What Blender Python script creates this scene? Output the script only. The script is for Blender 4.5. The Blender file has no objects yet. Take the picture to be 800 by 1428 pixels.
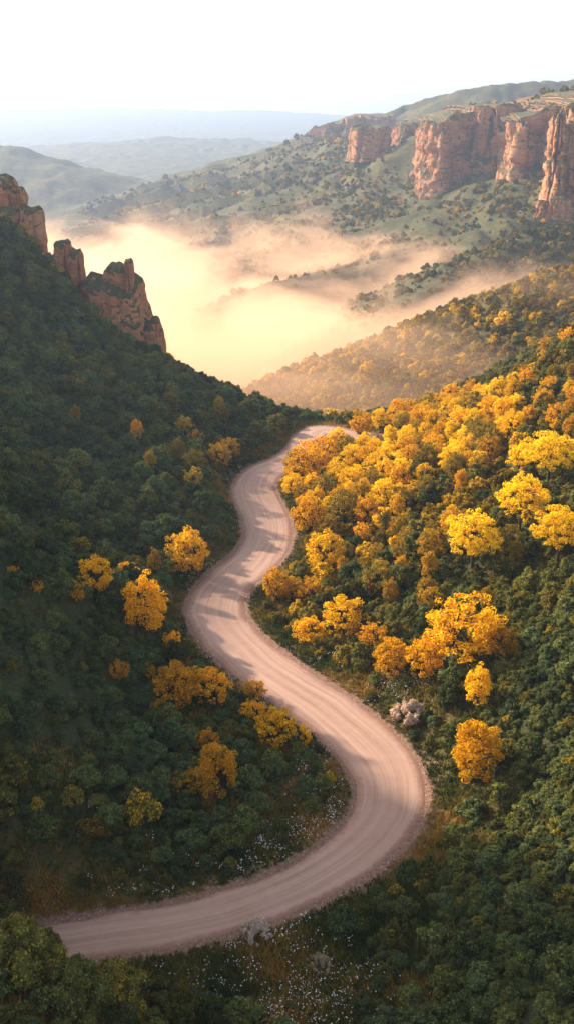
import bpy, math, random
import numpy as np
from mathutils import Vector
sc = bpy.context.scene
COL = sc.collection
R = math.radians
rng = np.random.default_rng(11)
random.seed(5)

# ------------------------------------------------------------------ camera
PITCH = R(21.2); CZ = 60.0; F = 1400.0
cam = bpy.data.cameras.new('camera'); camo = bpy.data.objects.new('camera', cam); COL.objects.link(camo)
cam.sensor_fit = 'VERTICAL'; cam.sensor_height = 36; cam.lens = 36*F/1428
cam.clip_start = 1; cam.clip_end = 20000
camo.location = (0, 0, CZ); camo.rotation_euler = (math.pi/2-PITCH, 0, 0)
sc.camera = camo

# ------------------------------------------------------------------ light
SUN_EL, SUN_AZ = R(26), R(-57)          # azimuth measured from +Y, negative = left of the view
w = bpy.data.worlds.new('World'); sc.world = w; w.use_nodes = True
nt = w.node_tree; nt.nodes.clear()
sky = nt.nodes.new('ShaderNodeTexSky'); sky.sky_type = 'NISHITA'; sky.sun_disc = False
sky.sun_elevation = SUN_EL; sky.sun_rotation = SUN_AZ
sky.air_density = 1.0; sky.dust_density = 2.2; sky.ozone_density = 1.0
bg = nt.nodes.new('ShaderNodeBackground'); bg.inputs[1].default_value = 0.15
wo = nt.nodes.new('ShaderNodeOutputWorld')
hs = nt.nodes.new('ShaderNodeHueSaturation'); hs.inputs['Saturation'].default_value = .55
wm = nt.nodes.new('ShaderNodeMix'); wm.data_type = 'RGBA'; wm.blend_type = 'MULTIPLY'; wm.inputs[0].default_value = 1; wm.inputs[7].default_value = (1.0, .955, .87, 1)
nt.links.new(sky.outputs[0], hs.inputs['Color']); nt.links.new(hs.outputs[0], wm.inputs[6]); nt.links.new(wm.outputs[2], bg.inputs[0]); nt.links.new(bg.outputs[0], wo.inputs[0])
sl = bpy.data.lights.new('sun', 'SUN'); sl.energy = 4.8; sl.angle = R(1.8); sl.color = (1, .82, .61)
so = bpy.data.objects.new('sun', sl); COL.objects.link(so)
sd = Vector((math.sin(SUN_AZ)*math.cos(SUN_EL), math.cos(SUN_AZ)*math.cos(SUN_EL), math.sin(SUN_EL)))
so.rotation_euler = sd.to_track_quat('Z', 'Y').to_euler()
so.location = (-300, 200, 300)
sc.view_settings.view_transform = 'Standard'; sc.view_settings.look = 'None'
sc.view_settings.exposure = 1.36; sc.view_settings.gamma = 1
sc.cycles.max_bounces = 6; sc.cycles.diffuse_bounces = 2; sc.cycles.glossy_bounces = 1
sc.cycles.transmission_bounces = 3; sc.cycles.volume_bounces = 3; sc.cycles.transparent_max_bounces = 8
sc.cycles.volume_max_steps = 96; sc.cycles.volume_step_rate = 1.0
sc.cycles.sample_clamp_indirect = 6
sc.cycles.use_denoising = True

# ------------------------------------------------------------------ maths
cp, sp = math.cos(PITCH), math.sin(PITCH)
def P(u, v, Y):
    a = (u-400)/F; b = -(v-714)/F
    dy = b*sp+cp; dz = b*cp-sp
    t = Y/dy
    return np.array((a*t, Y, CZ+dz*t))
def proj(X, Y, Z):
    dz = Z-CZ
    dep = Y*cp-dz*sp
    up = Y*sp+dz*cp
    return 400+F*X/dep, 714-F*up/dep, dep
def sstep(x, a, b):
    t = np.clip((x-a)/(b-a), 0, 1); return t*t*(3-2*t)
def _h(ix, iy, iz, s):
    n = (ix.astype(np.int64)*374761393 + iy.astype(np.int64)*668265263 + iz.astype(np.int64)*2147483647 + s*974634777) & 0xffffffff
    n = ((n ^ (n >> 13))*1274126177) & 0xffffffff
    n = ((n ^ (n >> 15))*2246822519) & 0xffffffff
    return ((n ^ (n >> 16)) & 0xffffff)/float(0xffffff)*2-1
def noise(x, y, z=None, s=0):
    x = np.asarray(x, float); y = np.asarray(y, float)
    z = np.zeros_like(x) if z is None else np.asarray(z, float)
    ix, iy, iz = np.floor(x), np.floor(y), np.floor(z)
    fx, fy, fz = x-ix, y-iy, z-iz
    fx, fy, fz = [q*q*(3-2*q) for q in (fx, fy, fz)]
    r = 0
    for a in (0, 1):
        for b in (0, 1):
            for c in (0, 1):
                r = r+_h(ix+a, iy+b, iz+c, s)*(fx if a else 1-fx)*(fy if b else 1-fy)*(fz if c else 1-fz)
    return r
def fbm(x, y, z=None, s=0, o=4):
    r = 0; a = 1; f = 1
    for k in range(o):
        r = r+a*noise(x*f, y*f, None if z is None else z*f, s+k*17); a *= .5; f *= 2.03
    return r

# ------------------------------------------------------------------ road centre line
ROAD_PX = [(-120, 1345), (-30, 1330), (60, 1318), (145, 1306), (250, 1290), (350, 1264), (440, 1227), (505, 1182), (541, 1137), (545, 1095), (526, 1055),
           (490, 1018), (440, 980), (385, 942), (337, 905), (307, 872), (300, 842), (316, 812), (350, 786), (372, 758), (374, 730),
           (362, 705), (353, 683), (360, 664), (384, 650), (408, 641), (425, 626), (430, 611), (437, 602), (453, 598), (473, 603), (497, 608), (525, 612)]
_rp = []
for (u, v) in ROAD_PX:
    b = -(v-714)/F; t = -CZ/(b*cp-sp); _rp.append(((u-400)/F*t, (b*sp+cp)*t))
_rp = np.array(_rp)
def catmull(pts, n):
    out = []
    p = np.vstack([2*pts[0]-pts[1], pts, 2*pts[-1]-pts[-2]])
    for i in range(1, len(p)-2):
        for k in range(n):
            t = k/n
            out.append(.5*((2*p[i])+(-p[i-1]+p[i+1])*t+(2*p[i-1]-5*p[i]+4*p[i+1]-p[i+2])*t*t+(-p[i-1]+3*p[i]-3*p[i+1]+p[i+2])*t**3))
    out.append(p[-2]); return np.array(out)
RC = catmull(_rp, 24)
_k = np.ones(31)/31
RCs = RC.copy()
for c in (0, 1):
    q = np.pad(RC[:, c], 15, mode='edge'); RCs[:, c] = np.convolve(q, _k, 'valid')
RC = RCs
_seg = np.r_[0, np.cumsum(np.hypot(*np.diff(RC, axis=0).T))]
_n = int(_seg[-1]/.5)
RC = np.c_[np.interp(np.linspace(0, _seg[-1], _n), _seg, RC[:, 0]), np.interp(np.linspace(0, _seg[-1], _n), _seg, RC[:, 1])]
RW = 3.9
def rhw(y): return np.interp(y, [58, 66, 75, 85, 100, 150, 190, 205], [1.9, 2.15, 2.7, 3.25, 3.45, 3.5, 3.2, 2.4])
def bil(G, x0, y0, st, x, y):
    a = np.clip((x-x0)/st, 0, G.shape[0]-1.001); b = np.clip((y-y0)/st, 0, G.shape[1]-1.001)
    i = a.astype(int); j = b.astype(int); a = a-i; b = b-j
    return (G[i, j]*(1-a)+G[i+1, j]*a)*(1-b)+(G[i, j+1]*(1-a)+G[i+1, j+1]*a)*b
_RD = []
def road_dist(x, y):
    x = np.asarray(x, float).ravel(); y = np.asarray(y, float).ravel()
    if not _RD:
        gx, gy = np.meshgrid(np.arange(-91, 91.1, .5), np.arange(19, 262, .5), indexing='ij')
        _RD.append(_road_dist(gx.ravel(), gy.ravel()).reshape(gx.shape))
    m = (y < 260) & (y > 20) & (abs(x) < 90)
    return np.where(m, bil(_RD[0], -91, 19, .5, x, y)+RW-rhw(y), 1e9)
def _road_dist(x, y):
    x = np.asarray(x, float).ravel(); y = np.asarray(y, float).ravel()
    d = np.full(x.shape, 1e9); c = RC[::2]
    m = np.arange(len(x))
    for k in range(0, len(m), 20000):
        i = m[k:k+20000]
        d[i] = np.sqrt(((x[i, None]-c[None, :, 0])**2+(y[i, None]-c[None, :, 1])**2).min(1))
    return d

# ------------------------------------------------------------------ terrain height
CP = [(0, 740, 97), (75, 768, 101), (150, 802, 106), (215, 842, 108), (262, 885, 108.5),
      (0, 1000, 75), (0, 1100, 70), (0, 900, 82), (0, 800, 91), (0, 1200, 65), (0, 1300, 57), (0, 1428, 46), (110, 900, 92), (100, 1000, 81), (200, 1050, 82), (120, 1150, 70), (300, 1200, 70.5), (250, 1000, 91),
      (330, 1060, 82), (400, 1130, 77.5),
      (0, 600, 152), (0, 500, 190), (0, 400, 230), (0, 306, 268), (100, 600, 165), (200, 600, 175), (200, 500, 225), (100, 500, 208), (300, 620, 184),
      (100, 415, 245), (200, 700, 144), (280, 690, 151), (350, 565, 215), (60, 350, 266), (130, 448, 258), (225, 532, 256), (300, 545, 250), (330, 560, 243), (430, 590, 228),
      (800, 1400, 50), (800, 1250, 58), (800, 1100, 71), (800, 950, 84), (800, 800, 106), (800, 700, 128), (800, 600, 158), (800, 500, 195),
      (800, 464, 236), (740, 512, 226), (680, 540, 225), (620, 575, 222), (700, 1150, 74), (700, 900, 97), (600, 700, 150), (600, 800, 120), (500, 700, 157),
      (700, 700, 140), (700, 600, 172), (600, 600, 190), (500, 620, 191), (540, 592, 209), (400, 1420, 54.6), (600, 1420, 53), (600, 1250, 63.5), (480, 1340, 59.5)]
CW = [(-33, 112, 11), (-45, 128, 18), (-60, 60, 50), (-62, 96, 54), (-66, 114, 58), (-85, 118, 64), (-72, 138, 38), (-92, 160, 36), (-88, 195, 28), (-120, 230, 62), (-150, 120, 92), (-120, 60, 84), (-90, 20, 62), (-40, 25, 26),  # off-frame left hill: heights shaped to shade the foreground, keep the road sunlit
      (-110, 290, 60), (-75, 290, 26), (-40, 300, -16), (-90, 340, 12), (0, 300, -38), (0, 262, -18), (40, 300, -30), (30, 255, -12), (85, 290, -4), (60, 265, -2), (-10, 340, -55),
      (60, 60, 22), (60, 100, 26), (100, 150, 40), (115, 230, 42), (150, 100, 60), (90, 30, 34), (30, 25, 10), (0, 25, 4), (0, 0, 4), (-150, 300, 80), (150, 300, 50), (20, 230, -6), (-160, 0, 90), (160, 0, 70)]
pts = [P(*c) for c in CP]+[np.array(c, float) for c in CW]+[np.array((x, y, 0.0)) for x, y in RC[::24]]
pts = np.array(pts)
def tps(r2): return .5*r2*np.log(r2+1e-9)
_n = len(pts); S = 100.
_xy = pts[:, :2]/S
A = tps(((_xy[:, None]-_xy[None])**2).sum(-1))+np.eye(_n)*2e-4
Q = np.c_[np.ones(_n), _xy]
M_ = np.block([[A, Q], [Q.T, np.zeros((3, 3))]])
sol = np.linalg.solve(M_, np.r_[pts[:, 2], 0, 0, 0])
_HN = []
def h_near(x, y):
    if not _HN:
        gx, gy = np.meshgrid(np.arange(-245, 246, 1.), np.arange(-10, 322, 1.), indexing='ij')
        _HN.append(_h_near(gx.ravel(), gy.ravel()).reshape(gx.shape))
    return bil(_HN[0], -245, -10, 1., x, y)
def _h_near(x, y):
    out = np.empty(x.shape)
    for k in range(0, len(x), 20000):
        a = x[k:k+20000]/S; b = y[k:k+20000]/S
        r2 = (a[:, None]-_xy[None, :, 0])**2+(b[:, None]-_xy[None, :, 1])**2
        out[k:k+20000] = tps(r2)@sol[:_n]+sol[_n]+sol[_n+1]*a+sol[_n+2]*b
    return out
# ridge lines: (points (u, v, Y), slope towards the camera / away from it, roughness)
RIDGES = [
 ([(960, 330, 350), (800, 381, 345), (740, 402, 345), (670, 438, 342), (620, 474, 340), (585, 505, 336), (560, 535, 332)], .42, .55),
 ([(960, 255, 640), (800, 296, 600), (740, 318, 580), (680, 347, 560), (620, 384, 530), (560, 420, 505), (500, 458, 480), (430, 500, 450)], .66, .55),
 ([(900, 240, 800), (730, 275, 770), (650, 300, 740), (590, 328, 710), (520, 358, 670), (450, 385, 640), (380, 405, 610)], .62, .5),
 ([(800, 205, 1000), (640, 255, 930), (560, 285, 900), (500, 310, 860), (430, 340, 820), (360, 365, 780)], .6, .5),
 ([(700, 190, 1200), (540, 225, 1080), (470, 262, 1050), (400, 298, 1010), (330, 330, 960)], .55, .5),
 ([(1000, 160, 1100), (860, 222, 800), (800, 234, 760), (700, 222, 860), (600, 216, 960), (545, 205, 1060), (500, 198, 1180), (450, 192, 1400), (420, 192, 1500)], .38, .3),
 ([(980, 100, 850), (860, 112, 880), (800, 118, 900), (750, 130, 930), (700, 143, 960), (640, 153, 1000), (610, 168, 1080)], .7, .9),
 ([(900, 105, 1700), (760, 114, 1650), (690, 114, 1600), (640, 124, 1600), (590, 145, 1600), (540, 156, 1650), (490, 166, 1700), (465, 180, 1720)], .45, .3),
 ([(420, 207, 1750), (400, 222, 1750), (350, 242, 1700), (260, 266, 1650), (180, 282, 1600), (100, 300, 1500)], .2, .25),
 ([(-250, 185, 1800), (-60, 192, 1800), (10, 198, 1800), (50, 210, 1800), (90, 230, 1800), (115, 245, 1800), (150, 256, 1800), (210, 272, 1800), (300, 292, 1800)], .3, .4),
 ([(60, 262, 2500), (120, 256, 2500), (155, 245, 2500), (185, 243, 2500), (230, 258, 2500), (280, 275, 2500)], .22, .4),
 ([(-200, 213, 3500), (20, 213, 3500), (60, 201, 3500), (110, 199, 3500), (170, 196, 3500), (240, 190, 3500), (330, 193, 3500), (400, 197, 3500), (520, 200, 3500)], .075, .3),
 ([(-400, 150, 7600), (-100, 152, 7600), (0, 151, 7600), (150, 149, 7600), (250, 152, 7600), (290, 157, 7600), (330, 153, 7600), (360, 153, 7600), (430, 164, 7600), (520, 168, 7600), (700, 170, 7600), (1100, 165, 7600)], .06, .25),
]
def seg_ridge(x, y, pl, s0, s1):
    best = np.full(x.shape, -1e9)
    for a, b in zip(pl[:-1], pl[1:]):
        d = b[:2]-a[:2]; L2 = (d**2).sum()
        t = np.clip(((x-a[0])*d[0]+(y-a[1])*d[1])/L2, 0, 1)
        qx, qy = a[0]+t*d[0], a[1]+t*d[1]
        dist = np.hypot(x-qx, y-qy)
        near = np.hypot(x, y) < np.hypot(qx, qy)
        s = np.where(near, s0, s1)
        L = 7.
        best = np.maximum(best, a[2]+t*(b[2]-a[2])-s*(np.sqrt(dist**2+L*L)-L))
    return best
RPL = [([P(*q) for q in pl], a, b) for pl, a, b in RIDGES]
FLOOR = -62.
def h_far(x, y):
    wx = x+14*noise(x/60, y/60, s=3)+5*noise(x/19, y/19, s=4)
    wy = y+14*noise(x/60, y/60, s=5)+5*noise(x/19, y/19, s=6)
    k = .25
    h = np.exp(np.clip(k*(FLOOR+2*noise(x/90, y/90)+0*x+np.where(y > 1900, -0, 0)), -60, 60))*1.0
    mx = FLOOR+3*noise(x/90, y/90)
    for pl, a, b in RPL:
        mx2 = seg_ridge(wx*.5+x*.5, wy*.5+y*.5, pl, a, b)
        dd = mx-mx2
        kk = 5.
        q = np.clip(.5-.5*dd/kk, 0, 1)
        mx = mx*(1-q)+mx2*q+kk*q*(1-q)
    r = np.hypot(x, y)
    amp = np.clip((r-250)/400, 0, 1)
    gul = 1-abs(noise(x/38+noise(x/90, y/90, s=9), y/70, s=7))
    mx = mx+amp*(3.6*fbm(x/40, y/40, s=20, o=5)-8.0*gul*np.clip((mx-FLOOR)/60, 0, 1)+2.4)
    return mx
def height(x, y, roadflat=True):
    x = np.asarray(x, float); sh = x.shape; x = x.ravel(); y = np.asarray(y, float).ravel()
    out = np.empty(x.shape)
    wgt = sstep(y, 262, 315)
    wgt = np.maximum(wgt, sstep(abs(x), 170, 240))
    m = wgt < 1; mf = wgt > 0
    hn = np.zeros(x.shape); hf = np.zeros(x.shape)
    hn[m] = h_near(x[m], y[m])
    hn[m] += .8*fbm(x[m]/14, y[m]/14, s=40, o=4)*np.clip(hn[m]/5, .15, 1)+1.4*noise(x[m]/33, y[m]/26, s=44)*np.clip(hn[m]/10, 0, 1)
    far = mf
    hf[far] = h_far(x[far], y[far])
    # flanks outside the picture keep rising
    side = sstep(abs(x), 170, 240)*(1-sstep(y, 262, 420))
    hf = hf+side*(60-hf)
    out = hn*(1-wgt)+hf*wgt
    if roadflat:
        d = road_dist(x, y)
        out = out+(-.06-out)*(1-sstep(d, RW+.9, RW+5.5))
        berm = np.exp(-((d-(RW+.85))/.35)**2)*.10
        out = out+berm
    return out.reshape(sh)
def hit(u, v, y0=40, y1=3000):
    a = (u-400)/F; b = -(v-714)/F
    dy = b*sp+cp; dz = b*cp-sp
    for ys in (np.linspace(40, 262, 1100), 262*(y1/262)**np.linspace(0, 1, 900)):
        t = ys/dy; g = height(a*t, ys)
        below = np.where(CZ+dz*t < g)[0]
        i = below[0] if len(below) else len(ys)-1
        if len(below): break
    return np.array((a*t[i], ys[i], g[i]))
_occ = {}
def visible(X, Y, Z):
    """does the point see the camera over the terrain"""
    vis = np.ones(X.shape, bool)
    for k in np.linspace(.35, .985, 26):
        vis &= (height(X*k, Y*k, False) < CZ+(Z-CZ)*k+.3)
    return vis

# ------------------------------------------------------------------ mesh helpers
def mesh_obj(name, V, faces, mat, parent=None, smooth=False, link=True):
    me = bpy.data.meshes.new(name)
    V = np.asarray(V, dtype=np.float32)
    faces = [faces] if isinstance(faces, np.ndarray) else faces
    tot = sum(f.size for f in faces); nf = sum(len(f) for f in faces)
    me.vertices.add(len(V)); me.vertices.foreach_set('co', V.ravel())
    me.loops.add(tot); me.polygons.add(nf)
    me.loops.foreach_set('vertex_index', np.concatenate([f.ravel() for f in faces]).astype(np.int32))
    tots = np.concatenate([np.full(len(f), f.shape[1]) for f in faces]).astype(np.int32)
    me.polygons.foreach_set('loop_start', np.r_[0, np.cumsum(tots)[:-1]].astype(np.int32))
    me.polygons.foreach_set('loop_total', tots)
    if smooth: me.polygons.foreach_set('use_smooth', np.ones(nf, bool))
    me.update(calc_edges=True); me.validate()
    me.materials.append(mat)
    o = bpy.data.objects.new(name, me)
    if link: COL.objects.link(o)
    if parent: o.parent = parent
    return o
def attr(o, name, val, kind='FLOAT'):
    a = o.data.attributes.new(name, kind, 'POINT'); a.data.foreach_set('value', np.asarray(val, np.float32).ravel())
def tag(o, label=None, cat=None, group=None, kind=None):
    if label: o['label'] = label
    if cat: o['category'] = cat
    if group: o['group'] = group
    if kind: o['kind'] = kind
    return o
def grid_faces(nr, nc):
    i = np.arange(nr-1)[:, None]*nc+np.arange(nc-1)[None]
    return np.stack([i, i+1, i+nc+1, i+nc], -1).reshape(-1, 4)

# ------------------------------------------------------------------ materials
class NT:
    def __init__(s, name):
        s.m = bpy.data.materials.new(name); s.m.use_nodes = True; s.t = s.m.node_tree; s.t.nodes.clear()
        s.out = s.t.nodes.new('ShaderNodeOutputMaterial')
    def n(s, typ, **kw):
        q = s.t.nodes.new(typ)
        for k, v in kw.items(): setattr(q, k, v)
        return q
    def l(s, a, b): s.t.links.new(a, b)
    def noise(s, vec, scale, detail=4, rough=.55, dist=0):
        q = s.n('ShaderNodeTexNoise'); q.inputs['Scale'].default_value = scale; q.inputs['Detail'].default_value = detail
        q.inputs['Roughness'].default_value = rough; q.inputs['Distortion'].default_value = dist
        if vec: s.l(vec, q.inputs['Vector'])
        return q.outputs['Fac']
    def ramp(s, fac, stops):
        q = s.n('ShaderNodeValToRGB'); e = q.color_ramp.elements
        while len(e) > 1: e.remove(e[-1])
        e[0].position = stops[0][0]; e[0].color = (*stops[0][1], 1)
        for p, c in stops[1:]:
            k = e.new(p); k.color = (*c, 1)
        s.l(fac, q.inputs[0]); return q.outputs[0]
    def mix(s, fac, a, b, mode='MIX'):
        q = s.n('ShaderNodeMix', data_type='RGBA', blend_type=mode)
        for sock, val in ((q.inputs[0], fac), (q.inputs[6], a), (q.inputs[7], b)):
            if isinstance(val, (int, float)): sock.default_value = val
            elif isinstance(val, tuple): sock.default_value = (*val, 1)
            else: s.l(val, sock)
        return q.outputs[2]
    def math(s, op, a, b=None, c=None, clamp=False):
        q = s.n('ShaderNodeMath', operation=op, use_clamp=clamp)
        for i, val in enumerate((a, b, c)):
            if val is None: continue
            if isinstance(val, (int, float)): q.inputs[i].default_value = val
            else: s.l(val, q.inputs[i])
        return q.outputs[0]
    def mapr(s, v, a, b, c=0, d=1):
        q = s.n('ShaderNodeMapRange'); s.l(v, q.inputs[0])
        for i, x in enumerate((a, b, c, d)): q.inputs[i+1].default_value = x
        return q.outputs[0]
    def bump(s, h, strength, dist):
        q = s.n('ShaderNodeBump'); q.inputs['Strength'].default_value = strength; q.inputs['Distance'].default_value = dist
        s.l(h, q.inputs['Height']); return q.outputs[0]
    def surf(s, col, rough=.9, normal=None, spec=.2):
        q = s.n('ShaderNodeBsdfPrincipled'); q.inputs['Roughness'].default_value = rough
        q.inputs['Specular IOR Level'].default_value = spec
        if isinstance(col, tuple): q.inputs['Base Color'].default_value = (*col, 1)
        else: s.l(col, q.inputs['Base Color'])
        if normal: s.l(normal, q.inputs['Normal'])
        s.l(q.outputs[0], s.out.inputs[0]); return s.m
    def coord(s, which='Object'):
        return s.n('ShaderNodeTexCoord').outputs[which]

def leaf_mat(name, stops, key='tint', trans=.35, var=.35, scale=1.2):
    m = NT(name)
    at = m.n('ShaderNodeAttribute', attribute_type='INSTANCER', attribute_name=key).outputs['Fac']
    oi = m.n('ShaderNodeObjectInfo').outputs['Random']
    nz = m.noise(m.coord(), scale, 2)
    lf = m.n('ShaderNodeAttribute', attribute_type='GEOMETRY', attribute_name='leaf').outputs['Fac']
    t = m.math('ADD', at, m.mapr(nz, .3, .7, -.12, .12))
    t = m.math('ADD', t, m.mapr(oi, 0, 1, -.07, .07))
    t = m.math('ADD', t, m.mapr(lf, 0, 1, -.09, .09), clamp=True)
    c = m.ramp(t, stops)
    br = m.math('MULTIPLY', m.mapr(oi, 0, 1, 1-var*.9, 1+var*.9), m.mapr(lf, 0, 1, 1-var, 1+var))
    h = m.n('ShaderNodeHueSaturation'); m.l(c, h.inputs['Color']); m.l(br, h.inputs['Value'])
    c = h.outputs[0]
    d = m.n('ShaderNodeBsdfDiffuse'); m.l(c, d.inputs[0])
    tr = m.n('ShaderNodeBsdfTranslucent'); m.l(c, tr.inputs[0])
    mx = m.n('ShaderNodeMixShader'); mx.inputs[0].default_value = trans
    m.l(d.outputs[0], mx.inputs[1]); m.l(tr.outputs[0], mx.inputs[2])
    m.l(mx.outputs[0], m.out.inputs[0])
    return m.m
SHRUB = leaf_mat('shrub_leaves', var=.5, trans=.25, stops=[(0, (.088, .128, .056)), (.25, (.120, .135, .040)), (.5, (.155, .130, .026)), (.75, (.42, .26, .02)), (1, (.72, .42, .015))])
GOLD = leaf_mat('autumn_leaves', [(0, (.10, .11, .025)), (.3, (.34, .24, .03)), (.52, (.80, .37, .012)), (.75, (.90, .58, .012)), (1, (.92, .70, .03))], trans=.5, var=.24)
def bark():
    m = NT('bark'); nz = m.noise(m.coord(), 6, 4)
    return m.surf(m.ramp(nz, [(.3, (.025, .018, .012)), (.7, (.07, .05, .035))]), .9)
BARK = bark()

def rock_mat(name, dark=1.0):
    m = NT(name)
    geo = m.n('ShaderNodeNewGeometry'); pos = geo.outputs['Position']
    mp = m.n('ShaderNodeMapping'); mp.inputs['Scale'].default_value = (.08, .08, .75); m.l(pos, mp.inputs[0])
    strata = m.noise(mp.outputs[0], 1.0, 5, .6, .6)
    mv = m.n('ShaderNodeMapping'); mv.inputs['Scale'].default_value = (.5, .5, .05); m.l(pos, mv.inputs[0])
    streak = m.noise(mv.outputs[0], 1.2, 4, .6)
    big = m.noise(pos, .06, 3)
    c = m.ramp(strata, [(.25, (.17, .055, .028)), (.42, (.34, .14, .062)), (.55, (.42, .195, .088)), (.68, (.26, .10, .045)), (.8, (.46, .26, .145))])
    if dark != 1: c = m.mix(1.0, c, (dark, dark*.9, dark*.86), 'MULTIPLY')
    c = m.mix(m.mapr(streak, .5, .72, 0, .75), c, (.09, .045, .032))
    c = m.mix(m.mapr(big, .45, .65, 0, .45), c, (.46, .27, .17))
    sep = m.n('ShaderNodeSeparateXYZ'); m.l(geo.outputs['Normal'], sep.inputs[0])
    fine = m.noise(pos, .9, 4)
    up = m.math('ADD', sep.outputs[2], m.mapr(fine, .3, .7, -.3, .3))
    veg = m.ramp(m.noise(pos, .5, 3), [(.3, (.035, .045, .018)), (.6, (.075, .07, .028)), (.8, (.13, .10, .04))])
    c = m.mix(m.mapr(up, .34, .52, 0, 1), c, veg)
    hgt = m.math('ADD', m.noise(pos, .8, 6, .65), m.math('MULTIPLY', strata, .8))
    return m.surf(c, .95, m.bump(hgt, .8, 1.0))
ROCK = rock_mat('sandstone'); ROCKD = rock_mat('weathered_sandstone', 1.15)

def ground_mat():
    m = NT('ground_cover')
    pos = m.n('ShaderNodeNewGeometry').outputs['Position']
    v = m.n('ShaderNodeAttribute', attribute_type='GEOMETRY', attribute_name='verge').outputs['Fac']
    dry_fac = m.n('ShaderNodeAttribute', attribute_type='GEOMETRY', attribute_name='dry').outputs['Fac']  # dry ground mask, grows with distance
    n1 = m.noise(pos, .35, 5, .6); n2 = m.noise(pos, 2.6, 4, .7); n3 = m.noise(pos, .035, 4, .6)
    green = m.ramp(n2, [(.3, (.020, .028, .012)), (.5, (.045, .055, .020)), (.7, (.085, .080, .03))])
    dry = m.ramp(m.math('ADD', m.math('MULTIPLY', n1, .6), m.math('MULTIPLY', n3, .5)), [(.38, (.030, .035, .014)), (.50, (.062, .058, .018)), (.60, (.12, .092, .022)), (.74, (.18, .125, .04))])
    spz = m.n('ShaderNodeSeparateXYZ'); m.l(pos, spz.inputs[0])
    ter_ = m.math('SINE', m.math('ADD', m.math('MULTIPLY', spz.outputs[2], 1.9), m.math('MULTIPLY', n3, 14)))
    dry = m.mix(m.math('MULTIPLY', m.mapr(ter_, .1, .9, 0, .65), m.mapr(n1, .4, .6, .2, 1)), dry, (.045, .048, .02))
    dry = m.mix(m.mapr(n2, .45, .7, 0, .5), dry, (.06, .06, .022))
    thk = m.math('ADD', m.math('MULTIPLY', m.noise(pos, .26, 6, .72, .5), .7), m.math('MULTIPLY', m.noise(pos, .03, 4, .6), .35))
    dry = m.mix(m.mapr(thk, .485, .565, 0, .8), dry, m.ramp(n1, [(.3, (.022, .030, .014)), (.7, (.05, .055, .018))]))
    c = m.mix(dry_fac, green, dry)
    vg = m.ramp(n1, [(.3, (.05, .055, .018)), (.5, (.13, .10, .03)), (.65, (.24, .14, .045)), (.8, (.2, .11, .07))])
    c = m.mix(m.mapr(v, 2.0, 7.5, 1, 0), c, vg)
    soil = m.ramp(n2, [(.3, (.16, .085, .06)), (.7, (.32, .20, .15))])
    vn = m.math('ADD', v, m.mapr(n2, .3, .7, -.7, .7))
    c = m.mix(m.mapr(vn, 1.1, 1.9, 1, 0), c, soil)
    return m.surf(c, .95, m.bump(m.math('ADD', n2, m.noise(pos, .3, 5, .7)), .9, .5))
GROUND = ground_mat()

def road_mat():
    m = NT('packed_dirt')
    uv = m.n('ShaderNodeUVMap').outputs[0]
    pos = m.n('ShaderNodeNewGeometry').outputs['Position']
    wv = m.n('ShaderNodeVectorMath', operation='ADD'); m.l(uv, wv.inputs[0])
    cw = m.n('ShaderNodeCombineXYZ'); m.l(m.mapr(m.noise(pos, .045, 2), .2, .8, -.9, .9), cw.inputs[0]); m.l(cw.outputs[0], wv.inputs[1])
    mp = m.n('ShaderNodeMapping'); mp.inputs['Scale'].default_value = (1.3, .022, 1); m.l(wv.outputs[0], mp.inputs[0])
    tr = m.noise(mp.outputs[0], 1.0, 4, .6, .25)
    mp2 = m.n('ShaderNodeMapping'); mp2.inputs['Scale'].default_value = (4.5, .14, 1); m.l(wv.outputs[0], mp2.inputs[0])
    tr2 = m.noise(mp2.outputs[0], 1.0, 5, .65, .4)
    tr2 = m.math('ADD', m.math('MULTIPLY', tr2, .55), m.math('MULTIPLY', m.noise(pos, 1.1, 5, .65), .45))
    big = m.noise(pos, .12, 4)
    c = m.ramp(m.math('ADD', m.math('MULTIPLY', tr, .65), m.math('MULTIPLY', tr2, .35)), [(.36, (.25, .15, .115)), (.46, (.32, .20, .155)), (.54, (.365, .235, .185)), (.64, (.43, .295, .235))])
    c = m.mix(m.mapr(big, .35, .7, 0, .35), c, (.42, .27, .23))
    sp_ = m.n('ShaderNodeSeparateXYZ'); m.l(uv, sp_.inputs[0])
    e = m.math('ABSOLUTE', sp_.outputs[0])
    en = m.math('ADD', e, m.mapr(m.noise(pos, 1.5, 4), .3, .7, -.35, .35))
    c = m.mix(m.mapr(en, RW-.7, RW+.1, 0, .85), c, (.26, .135, .10))
    h = m.math('ADD', tr2, m.math('MULTIPLY', m.noise(pos, 9, 3), .5))
    return m.surf(c, .9, m.bump(h, .5, .05))
ROAD = road_mat()

# ------------------------------------------------------------------ terrain
rr = np.concatenate([np.arange(18, 300, .45), 300*1.0058**np.arange(0, 620)]); rr = rr[rr < 9000]
az = np.concatenate([np.arange(-80, -24, 1.2), np.arange(-24, 24, .09), np.arange(24, 81, 1.2)])
RRg, AZg = np.meshgrid(rr, np.radians(az), indexing='ij')
X = RRg*np.sin(AZg); Y = RRg*np.cos(AZg)
Z = height(X, Y)
ter = mesh_obj('terrain', np.c_[X.ravel(), Y.ravel(), Z.ravel()], grid_faces(len(rr), len(az)), GROUND, smooth=True)
tag(ter, kind='structure')
attr(ter, 'verge', np.clip(road_dist(X.ravel(), Y.ravel())-RW, -1, 50))
dry = sstep(Y.ravel(), 235, 300)
attr(ter, 'dry', dry)
del X, Y, Z

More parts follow.
